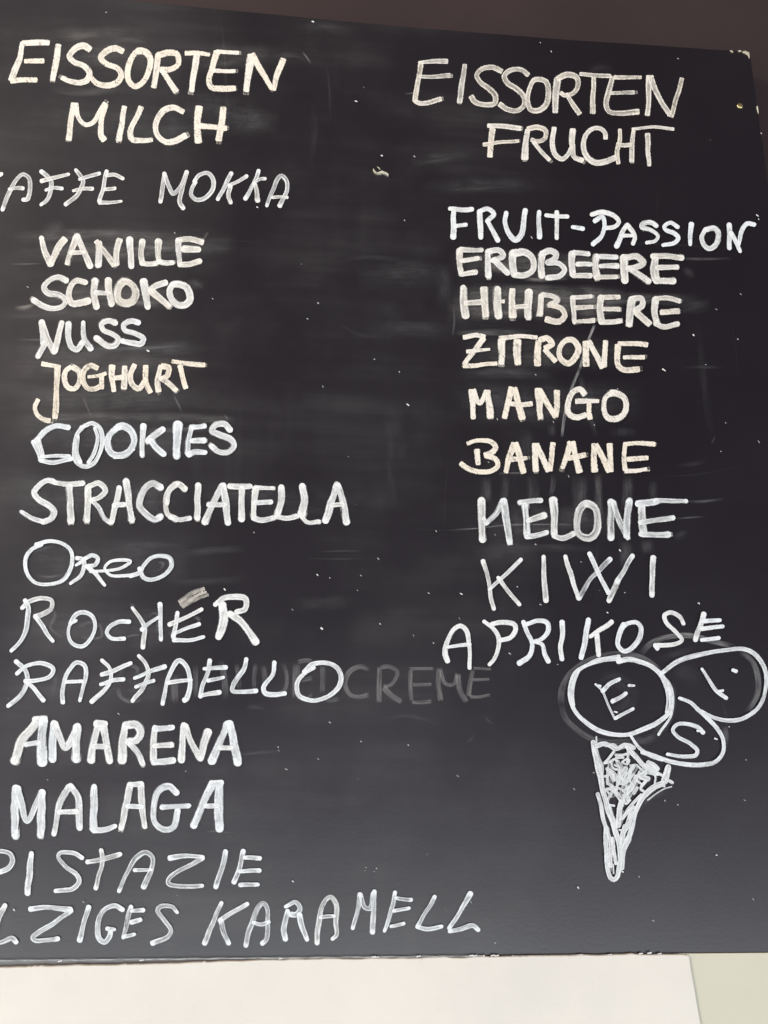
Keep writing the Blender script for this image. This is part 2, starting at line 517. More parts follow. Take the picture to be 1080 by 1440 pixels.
# (width, (edge, density), tint, [(patch, strokes) per letter])
WORDS = [
 (36, SOLID, 0.85, [
  (A, "128,245 110,330 85,400 62,450|w34 130,243 200,241 275,243|w30 142,345 245,345|w34 65,455 130,450 205,452"),
  (A, "330,255 315,350 298,450"),
  (A, "505,280 470,260 420,278 390,318 420,352 475,375 503,412 490,452 445,468 390,457 352,438"),
  (A, "690,292 650,274 600,287 567,325 600,362 660,385 683,422 665,463 610,483 550,470 515,440"),
  (A, "775,290 740,330 718,400 727,460 760,488 803,463 838,400 845,330 815,292 775,290"),
  (A, "890,310 880,400 865,490|890,312 950,297 998,310 1003,360 960,390 905,395|915,400 950,455 990,515"),
  (B, "w26 85,300 150,300 215,308|w36 148,315 130,420 117,512"),
  (B, "260,295 235,380 215,450 230,493 290,500 360,498|w26 260,292 380,298|w26 240,400 360,402"),
  (B, "w44 455,315 440,400 425,510|w34 460,308 510,400 570,500|w34 580,505 600,420 632,335")]),
 (36, SOLID, 0.8, [
  (A, "w38 415,585 400,680 387,785|w30 428,585 440,660 480,703 520,692 560,635 592,585|w36 593,590 570,690 568,760 588,790"),
  (A, "700,605 685,700 670,790"),
  (A, "w34 795,605 760,680 732,745 745,785 800,793 855,787"),
  (A, "1030,632 980,607 920,622 880,690 885,760 930,798 990,793 1045,765"),
  (B, "w44 160,605 150,700 156,800|w40 298,608 285,700 272,790|w34 165,708 230,716 310,722")]),
 (32, GLASS, 0.75, [
  (C, "128,112 115,200 98,290 95,330|w26 128,112 200,107 275,106|w26 120,193 200,192 290,188|w28 95,332 120,343 180,335 240,320"),
  (C, "375,128 360,220 345,335"),
  (C, "580,163 530,140 470,150 442,185 462,225 510,260 545,300 540,343 490,350 430,335 410,305"),
  (C, "730,183 690,153 630,157 597,190 615,230 660,258 703,300 708,350 670,383 610,375 570,348"),
  (C, "760,215 735,270 727,330 745,378 790,383 830,350 845,280 830,222 790,207 760,215"),
  (C, "w38 895,205 885,300 882,390|895,205 950,182 1003,197 1008,250 980,288 935,298 915,285|w28 945,290 975,340 1020,402"),
  (D, "w24 22,418 100,425 190,430|w32 100,440 95,540 92,635"),
  (D, "205,435 182,520 168,590 187,630 250,638 350,630|w24 218,436 365,438|w24 198,525 325,522"),
  (D, "w34 410,432 408,540 402,648|w34 418,435 460,540 525,645|w28 535,655 565,550 596,445")]),
 (36, (0.35, 0.62), 0.75, [
  (C, "w30 505,470 600,472 685,483|w38 530,490 520,570 515,640|w24 480,575 560,563 675,555"),
  (C, "w38 728,495 715,570 712,655|w30 728,487 780,478 828,497 823,540 780,557 750,548|w26 762,560 800,610 850,662"),
  (C, "w30 875,480 867,560 882,630 920,655 955,630 975,590|w34 980,490 978,580 990,645 1035,665"),
  (X3, "w32 430,210 425,165 385,127 330,125 280,160 245,230 245,310 285,380 350,417 430,405 510,370"),
  (X3, "w26 548,135 548,230 525,325 535,420|w28 665,150 650,270 650,405|w24 525,262 580,268 640,262"),
  (X3, "w20 655,130 740,122 850,115 1000,130|w28 785,172 785,280 795,435")]),
 (24, THIN, 0.3, [
  (E, "-90,90 -110,200 -125,320|-115,230 -50,140 8,100|-60,200 -40,260 -15,310"),
  (E, "15,300 50,210 100,125 130,102 163,122 170,180 155,242 132,245|w20 55,185 95,178 130,182"),
  (E, "235,85 265,112 290,150 285,200 260,250 235,272|w22 235,140 310,120 385,103|w20 260,190 300,178 350,183"),
  (E, "430,80 455,112 468,150 440,210 400,250 370,272|w20 450,130 510,110 560,98|w20 415,195 470,182 520,183"),
  (E, "600,88 580,180 560,255|w20 600,110 650,105 690,125|w20 590,185 645,182|w20 560,262 620,262 680,253")]),
 (24, THIN, 0.25, [
  (E, "925,98 915,180 903,255|w22 928,105 950,170 975,212 1010,180 1048,90|w26 1050,90 1025,180 1012,260 1030,292"),
  (F, "300,150 285,175 275,215 300,243 350,240 393,190 400,130 370,97 320,107 295,140"),
  (F, "500,98 470,160 427,242|w22 588,112 540,140 490,165|495,168 485,220 498,260"),
  (F, "655,82 630,150 580,238|w20 690,127 660,130 628,152|632,155 645,200 650,250"),
  (F, "702,278 735,190 760,130 785,112 813,140 813,190 792,240 775,280|w18 732,232 775,230 815,232")]),
 (36, THICK, 0.5, [
  (E, "235,465 255,540 285,605|290,600 320,530 365,465"),
  (E, "w32 430,455 405,520 378,605|w36 435,452 470,530 508,618|w24 400,543 470,540"),
  (E, "w34 560,490 558,550 555,612|w32 545,480 590,540 645,615|w32 655,610 655,540 675,470"),
  (E, "w38 730,470 735,540 740,618"),
  (E, "w36 800,480 795,550 800,600|w30 800,602 830,608 875,605"),
  (E, "w36 892,480 890,550 895,590|w28 895,595 930,602 970,598"),
  (F, "w34 205,475 205,540 212,605|w30 212,470 280,468 340,485|w36 235,523 315,525|w30 215,610 270,605 325,592")]),
 (32, THICK, 0.5, [
  (E, "372,700 330,682 280,697 247,735 270,770 335,782 368,810 350,845 290,858 235,840 192,808"),
  (E, "w36 478,710 430,702 397,740 387,790 407,828 450,828 498,815"),
  (E, "w38 535,700 530,770 542,845|w38 610,700 615,770 628,832|w28 542,770 612,770"),
  (E, "w42 700,705 665,750 668,808 705,828 748,815 765,770 742,722 700,705"),
  (E, "w40 808,705 820,770 830,845|w32 930,712 880,730 848,752|w36 850,757 900,800 955,845"),
  (F, "w38 175,722 155,760 170,810 207,838 247,833 270,805 252,742 215,722 175,722")]),
 (32, THICK, 0.3, [
  (G, "w28 155,95 160,160 165,215|w30 178,205 160,240 138,285|w36 158,95 185,180 225,258|w32 230,255 250,170 268,100"),
  (G, "w34 307,105 305,180 325,235 355,248 385,210|w30 390,100 395,185 430,243"),
  (G, "w32 570,98 530,85 492,105 502,138 555,162 587,190 570,222 530,228 465,185"),
  (G, "w30 698,98 660,88 617,108 622,138 680,157 728,187 713,217 670,212 610,200")]),
 (33, (0.18, 0.74), 0.95, [
  (G, "w28 157,328 200,337 260,345|w36 243,350 240,480 235,570 230,630|w30 135,530 118,570 132,615 170,642 200,648"),
  (G, "320,345 292,367 284,410 302,458 340,468 368,430 365,370 330,345"),
  (G, "470,352 430,337 397,362 388,420 412,463 455,470 490,450|w24 418,402 470,396 515,382|w28 492,398 494,466"),
  (G, "w36 552,340 550,400 562,480|w36 622,345 622,400 618,465|w28 560,410 615,403"),
  (G, "w34 678,335 655,390 662,438 700,468 733,430|w34 740,340 740,430 768,488"),
  (G, "w32 825,340 807,420 812,482|w32 830,342 868,350 863,395 825,412|w34 832,412 870,440 912,478"),
  (G, "w28 890,315 960,325 1070,335|w34 932,340 948,400 965,462")]),
 (26, THICK, 0.0, [
  (G, "w30 305,688 240,677 185,700 125,760|w26 110,768 130,810 152,868|w26 135,750 150,800 160,850|w20 155,850 230,845 310,848|w26 155,872 220,883 320,862"),
  (G, "w24 385,685 350,735 338,815 352,880 400,905 450,885 485,820 498,745 480,690 440,662 400,675|w22 360,735 355,830 372,880|w20 455,690 470,740 455,820 420,880"),
  (H, "w36 175,170 135,215 128,270 150,312 195,322 248,298 275,240 258,185 215,158 185,165|w14 150,180 115,235 120,290|w14 165,335 230,330 275,290"),
  (H, "w30 328,155 322,230 320,318|w36 435,178 390,210 355,240|w34 370,240 400,280 440,315"),
  (H, "w46 523,150 516,230 515,320|w20 525,140 530,150"),
  (H, "w28 600,168 580,240 577,315|w28 605,165 670,160|w30 600,240 670,240|w30 580,318 620,305 672,305"),
  (H, "w32 815,180 785,148 732,153 714,185 760,208 820,232 838,270 805,307 750,303 712,270")]),
 (32, THICK, 0.25, [
  (I, "300,68 265,65 222,93 193,130 217,168 280,208 307,240 290,278 248,297|w24 125,240 180,275 240,293"),
  (I, "w28 310,77 380,85 465,80|w36 395,98 397,190 400,290"),
  (I, "w36 498,105 495,190 492,285|w30 502,97 558,80 595,120 557,160 515,175|w24 520,180 560,220 588,275 620,300"),
  (I, "w32 672,105 655,190 628,295|w36 712,70 725,170 742,285|w30 645,205 700,198"),
  (I, "w36 905,103 860,80 815,113 785,200 822,252 870,282 902,267"),
  (I, "w30 1040,113 1000,83 955,110 932,180 942,248 990,280|w26 960,270 1010,285 1070,278|w26 1000,85 955,125 940,190"),
  (H, "w36 635,490 632,580 632,675"),
  (H, "w36 770,495 720,590 672,698|w38 778,495 790,590 802,700|w26 695,600 785,600"),
  (H, "w32 815,496 870,498 925,498|w38 880,510 880,600 878,680"),
  (J, "w34 478,190 470,270 466,345|w24 485,185 575,187|w26 475,270 565,265|w28 466,355 510,368 580,352"),
  (J, "w36 622,185 625,250 600,330|w28 597,348 650,357 710,345"),
  (J, "w44 742,180 752,250 738,335|w26 740,350 770,378 832,376"),
  (J, "w38 930,175 900,280 872,370|w36 938,170 970,260 990,380|w24 908,283 970,280")]),
 (22, FRESH, 0.0, [
  (I, "235,425 180,452 148,500 152,580 200,638 280,648 360,620 405,540 400,460 350,417 280,405 205,425"),
  (I, "435,500 470,508 475,540 455,600 400,642|472,505 520,485 552,503 540,538 485,545|492,545 540,590 588,650|w18 430,540 455,525"),
  (I, "w18 510,575 590,572 690,553 735,520 690,510 620,522 590,560 622,595 690,600 740,597"),
  (I, "w24 735,600 790,580 810,540 850,502 910,487 958,502 963,550 920,598 850,622 805,605 787,560")]),
 (24, WET, 0.05, [
  (K, "w26 128,178 160,147 240,127 293,140 290,180 240,215 202,230|w26 145,138 160,180 155,260 130,350 68,418|w24 205,232 240,280 270,330 298,365"),
  (K, "w22 430,252 397,270 385,320 410,380 460,395 510,360 535,290 525,230 480,207 430,217 398,268"),
  (K, "w24 728,258 670,258 620,285 603,320 627,350 700,353"),
  (K, "w24 748,182 790,240 815,290 810,350 805,403|w22 800,303 840,265 890,232|w26 900,158 905,260 905,355"),
  (L, "w26 200,210 190,270 177,345|w24 155,275 240,235 335,190|w22 178,323 240,300 320,270|w24 178,360 250,363 345,345"),
  (L, "w46 452,165 460,230 442,310 432,340|w32 412,160 470,122 540,118 582,130 577,185 535,203|w40 495,213 560,262 640,372")]),
 (24, WET, 0.0, [
  (K, "w26 95,482 140,522 155,580 130,660 48,728|w24 97,550 160,502 230,490 300,522 280,565 200,590 145,590|w24 152,597 190,630 245,698"),
  (K, "355,712 355,630 385,540 430,487 475,502 485,560 465,640 452,698|w22 375,598 460,590"),
  (K, "575,475 620,522 625,580 590,640 517,708|w24 575,553 650,530 735,490|w22 570,608 640,588 695,580"),
  (K, "782,450 825,500 835,560 810,620 747,703|w24 762,573 840,540 928,508|w22 768,623 815,602 865,590"),
  (L, "w26 117,718 135,620 170,520 210,477 255,520 270,600 252,688 238,698|w22 145,600 210,592 275,585"),
  (L, "w26 380,475 365,560 340,620 327,675|w24 352,522 410,517 472,515|w22 372,588 455,570|w24 330,675 380,663 435,653"),
  (L, "w26 585,468 570,530 512,610 508,645 560,653 640,645"),
  (L, "w26 745,488 735,550 683,630 692,658 750,667 802,662"),
  (L, "w26 965,517 915,545 870,610 885,675 960,700 1040,680 1100,630 1120,570 1090,512 1020,487 955,500 912,540")]),
 (38, FRESH, 0.12, [
  (N, "w48 212,95 160,160 122,210 85,318|w40 200,88 252,85|w54 245,95 237,200 240,328|w28 150,225 220,218"),
  (N, "w42 305,112 300,210 297,310|w40 308,112 340,190 370,245 410,190 438,125|w46 435,130 430,210 430,310"),
  (N, "w40 555,115 530,210 513,315|w42 580,115 597,200 618,318|w40 545,112 590,112|w30 530,237 600,240"),
  (N, "w46 702,135 692,230 688,315|w42 708,120 768,118 792,160 765,205 725,212|w32 732,225 775,270 803,335"),
  (N, "w36 872,135 865,220 865,315|w32 872,140 970,132|w32 872,235 965,230|w34 868,325 920,325 975,315"),
  (O, "w40 435,122 427,220 422,315|w36 445,125 480,220 525,300|w42 530,300 547,230 570,155"),
  (O, "w42 680,112 640,210 592,320|w46 695,112 715,210 738,328|w28 640,245 700,245")]),
 (36, FRESH, 0.05, [
  (N, "w44 92,475 87,600 87,738|w36 102,475 125,570 155,657 200,580 238,498|w44 240,500 235,610 232,735"),
  (N, "w34 390,465 345,540 322,640 307,728|w38 400,462 440,520 447,610 450,695|w30 335,608 430,602"),
  (N, "w42 532,470 530,580 527,700|w32 530,710 590,705 648,688"),
  (N, "w36 735,455 712,560 685,695|w36 795,450 800,570 815,685|w30 740,450 790,450|w26 718,575 800,577"),
  (N, "w34 995,498 950,462 893,490 865,590 873,668 920,705 978,690 1000,600|w28 912,580 990,575 1060,572"),
  (O, "w40 597,450 550,540 492,682|w46 632,450 630,570 635,698|w28 560,572 620,570|w30 590,442 645,442")]),
 (26, THIN, 0.0, [
  (PP, "w28 0,225 50,200 73,160 60,122 10,107 -30,112|-40,115 -50,230 -60,330"),
  (PP, "w34 178,122 170,220 157,342"),
  (PP, "w26 463,145 420,117 342,117 332,142 370,190 430,237 448,275 410,318 318,328"),
  (PP, "w26 570,102 580,150 565,220 540,312|w28 495,165 580,153 675,122"),
  (PP, "w28 672,328 720,220 770,142 820,112 858,140 853,210 830,260 810,308|w22 760,213 850,210"),
  (Q, "w28 118,145 190,132 300,140|w26 302,145 220,190 112,257 108,285 160,303 298,300"),
  (Q, "w30 430,108 410,200 375,305"),
  (Q, "w30 530,108 510,190 478,280|w24 535,143 622,145|w26 510,218 620,215|w26 512,297 608,292")]),
 (28, THIN, 0.0, [
  (PP, "w38 28,415 0,470 -30,560|w26 -30,630 10,618 70,595 95,618"),
  (PP, "w30 175,430 270,422 400,435|w28 402,440 290,520 187,590 202,608 270,605 328,598"),
  (PP, "w30 500,420 475,510 449,605"),
  (PP, "w30 690,435 650,412 592,432 553,510 562,598 590,617 620,580 625,555|w24 605,540 643,547"),
  (PP, "w26 738,420 715,510 697,590|w26 745,443 808,437|w28 742,505 790,492|w24 703,585 755,572"),
  (PP, "w26 998,448 970,417 905,417 890,440 930,500 962,550 945,588 857,623")]),
 (28, THIN, 0.0, [
  (Q, "w28 405,398 370,480 312,622|w28 550,402 470,450 398,495|w30 402,495 420,560 445,620"),
  (Q, "w28 542,635 570,530 615,422 640,398 665,430 665,520 660,600 637,623|w24 587,508 630,518 672,505"),
  (Q, "w30 765,600 757,540 778,445|w28 770,415 820,392 848,430 828,463 797,462|w30 845,465 860,530 885,600"),
  (M2, "w28 22,442 35,310 70,200 100,182 130,220 130,320 130,400 112,418|w22 42,298 118,290"),
  (M2, "w26 225,358 250,260 266,170|w26 268,170 290,240 320,248 338,165|w28 345,155 340,260 335,382"),
  (M2, "w24 462,158 440,260 403,372|w20 467,190 552,200|w22 455,263 538,245|w22 442,348 508,332"),
  (M2, "w24 685,182 640,260 587,345|w24 587,352 640,363 722,350"),
  (M2, "w28 885,163 830,260 767,358|w26 770,375 830,363 900,345 928,368")]),
 (28, FRESH, 0.15, [
  (R1, "w30 110,140 110,220 110,300|w26 90,137 150,145 212,140|w24 118,235 178,228"),
  (R1, "w30 257,155 260,230 263,298|w26 257,152 300,138 337,170 300,208|w28 303,212 330,260 358,315"),
  (R1, "w30 405,163 397,210 422,278 458,313 490,280 513,150"),
  (R1, "w28 590,160 590,230 592,297"),
  (R1, "w24 632,175 690,180 750,183|w26 690,158 690,230 690,302"),
  (R1, "w24 780,240 838,252"),
  (R2, "w26 88,170 140,157 210,177 238,210 218,238 163,248|w26 105,205 142,182 160,230 140,290 95,338"),
  (R2, "w30 227,347 255,280 280,232|w26 285,230 318,270 328,300 318,333|w20 252,290 318,290"),
  (R2, "w24 448,235 420,217 372,222 364,238 420,260 457,290 443,318 397,330"),
  (R2, "w24 568,242 530,217 492,237 502,257 550,277 572,302 550,328 490,343"),
  (R2, "w28 645,225 640,280 640,335"),
  (R2, "w28 720,260 703,300 722,348 750,362 788,330 797,272 772,248 725,255"),
  (R2, "w28 860,228 860,290 860,358|w26 868,275 890,310 918,375|w24 912,335 930,260 960,222 998,227")]),
 (36, THICK, 0.45, [
  (R1, "w34 145,375 142,430 152,495|w26 150,368 268,372|w28 158,430 245,418|w28 155,507 235,495"),
  (R1, "w34 305,380 302,440 307,515|w30 312,378 368,372 388,402 332,430|w32 345,432 412,498"),
  (R1, "w42 442,390 442,450 450,505|w38 447,388 508,383 555,420 555,480 508,512 462,512"),
  (R1, "w38 607,395 602,450 607,512|w32 607,390 650,375 687,395 678,420 635,440 700,445 735,482 708,515 640,525"),
  (R1, "w40 775,392 772,440 780,505|w28 785,385 868,395|w28 805,450 880,450|w28 782,515 880,515"),
  (R1, "w38 915,410 907,460 915,520|w26 918,405 1022,410|w28 935,460 1030,460|w28 915,525 1022,520"),
  (R2, "w46 268,415 267,480 272,540|w34 278,412 338,408 375,440 330,468 292,475|w32 305,475 405,545"),
  (R2, "w42 442,412 437,470 445,530|w32 430,405 510,405 590,415|w28 455,470 562,465|w32 445,545 545,545")]),
 (38, (0.3, 0.72), 0.65, [
  (R1, "w44 165,585 165,660 178,740|w44 280,585 285,660 290,738|w32 175,668 280,662"),
  (R1, "w44 358,592 356,670 364,740|w20 370,660 395,660"),
  (R1, "w44 442,595 437,670 442,745|w44 533,605 530,670 530,745|w30 455,690 525,685"),
  (R1, "w36 603,625 600,680 595,735|w34 610,622 668,632 695,652 652,678|w36 660,680 718,702 735,740 700,772 630,760"),
  (R1, "w32 780,640 782,700 790,775|w24 785,637 880,632|w26 792,695 890,690|w26 790,775 900,765"),
  (R1, "w42 937,640 932,700 940,770|w28 942,638 1042,635|w30 948,700 1042,705|w30 938,778 1042,770"),
  (R2, "w44 312,650 302,710 297,785|w38 312,645 365,645 373,680 330,708|w38 335,718 408,785"),
  (R2, "w40 445,650 437,720 450,780|w32 450,785 490,802 568,787|w30 440,642 510,640 580,658|w32 475,720 575,715")]),
 (34, SOLID, 0.85, [
  (R3, "w28 88,140 150,130 205,138|w32 200,148 150,210 92,292|w22 105,220 170,215 232,210|w28 88,303 160,298 268,287"),
  (R3, "w42 300,160 300,220 300,288"),
  (R3, "w28 290,148 400,135 495,142|w44 387,160 387,220 390,288"),
  (R3, "w40 505,165 502,230 500,295|w34 512,158 558,148 582,175 545,203|w34 545,212 600,275"),
  (R3, "w36 665,158 625,200 630,258 670,287 712,258 730,200 703,158 665,158"),
  (R3, "w42 772,168 772,230 775,298|w38 790,165 830,240 868,308|w34 882,165 880,230 875,302"),
  (R4, "w38 272,185 268,250 275,298 302,322 388,320|w30 278,178 360,175 438,185|w28 305,255 418,252")]),
 (38, SOLID, 0.85, [
  (R3, "w36 133,440 137,520 141,595|w32 140,440 175,510 215,445|w38 222,445 230,520 238,592"),
  (R3, "w36 355,425 335,510 317,592|w38 372,428 395,520 415,597|w32 340,512 400,520 468,514"),
  (R3, "w40 507,435 512,520 517,592|w36 512,440 560,520 600,585|w38 610,445 610,520 605,582"),
  (R3, "w36 765,462 742,435 702,448 672,510 675,567 720,592 770,578|w28 718,500 780,498 842,500|w32 790,512 790,560 797,598"),
  (R3, "w36 920,455 884,480 874,550 902,597 960,592 997,550 987,482 945,455 912,455")]),
 (34, SOLID, 0.95, [
  (R5, "w30 108,98 160,82 238,87 266,120 240,153 205,163|w34 160,135 165,180 168,212|w32 210,165 268,187 277,220 240,253 180,258 112,238 72,210"),
  (R5, "w36 370,97 345,170 322,255|w38 378,97 400,170 422,258|w30 352,187 438,180"),
  (R5, "w38 487,103 487,170 492,250|w36 497,105 530,180 562,250|w34 588,98 580,170 572,248"),
  (R5, "w36 688,92 665,165 642,235|w38 698,92 715,170 735,255|w32 662,180 768,163"),
  (R5, "w38 817,103 817,170 822,252|w40 828,108 870,180 902,250|w36 905,103 910,170 912,250"),
  (R4, "w30 312,745 307,810 312,885|w28 308,742 390,735 478,742|w28 325,825 440,820|w28 315,893 370,890 432,882")]),
 (30, EDGY, 0.2, [
  (R5, "w40 187,418 187,500 192,638|w28 215,545 260,500 308,420|w38 312,420 325,520 345,650|w24 200,520 212,545"),
  (R5, "w28 405,428 470,418 520,418|w36 432,445 437,520 442,605|w32 450,530 538,502|w28 442,620 500,613 553,597"),
  (R5, "w42 590,415 595,500 595,605|w32 595,618 640,630 702,605"),
  (R5, "w40 775,435 737,470 722,550 735,608 790,628 828,598 838,520 825,462 775,435"),
  (R5, "w38 915,425 915,510 912,625|w32 925,430 960,530 1005,622|w36 1018,422 1005,510 1000,615"),
  (R6, "w40 567,210 567,280 577,365|w36 545,197 650,182|w24 640,178 730,178 815,180|w28 560,300 640,290 740,275|w32 565,365 640,372 715,368")]),
 (24, WET, 0.1, [
  (R7, "w24 315,78 345,180 360,290 375,345|w22 528,70 450,145 352,236|w24 402,172 450,240 518,320"),
  (R7, "w28 655,55 657,160 668,300"),
  (R6, "w26 137,495 170,600 208,725|w26 d-0.28 215,728 270,630 388,508|w26 272,475 320,580 378,695|w30 d-0.1 382,740 430,630|w30 d-0.25 430,630 513,490"),
  (R6, "w32 630,500 625,600 623,708")]),
 (26, FRESH, 0.1, [
  (R7, "115,640 103,600 113,530 152,462 190,442 222,470 238,560 240,675|w22 118,560 240,545"),
  (R7, "w24 322,417 370,455 400,500 400,570 375,630 352,657|w26 365,432 420,422 488,432 497,460 470,507 412,523"),
  (R7, "w28 542,422 562,475 590,540 575,610 518,652|w26 562,432 620,412 677,427 677,475 640,518 603,530|w26 612,532 650,550 660,600 683,642"),
  (R7, "w30 758,420 760,500 750,560 757,625"),
  (R7, "w30 905,408 890,510 867,620|w26 1038,418 980,460 918,498|w28 955,492 958,550 965,605"),
  (R8, "w28 265,195 238,250 233,310 262,342 308,328 352,270 362,212 333,183 287,188 262,205"),
  (R8, "w24 600,188 580,152 530,127 493,142 502,180 560,240 592,280 560,302 440,312|w22 440,312 455,330"),
  (R8, "w30 715,135 690,210 667,278|w26 712,175 802,170|w26 702,217 818,205|w22 703,280 798,270")]),
]
rng = random.Random(21)
smears = bpy.data.objects.new("erased_chalk", None)
COL.objects.link(smears)
smears.parent = board

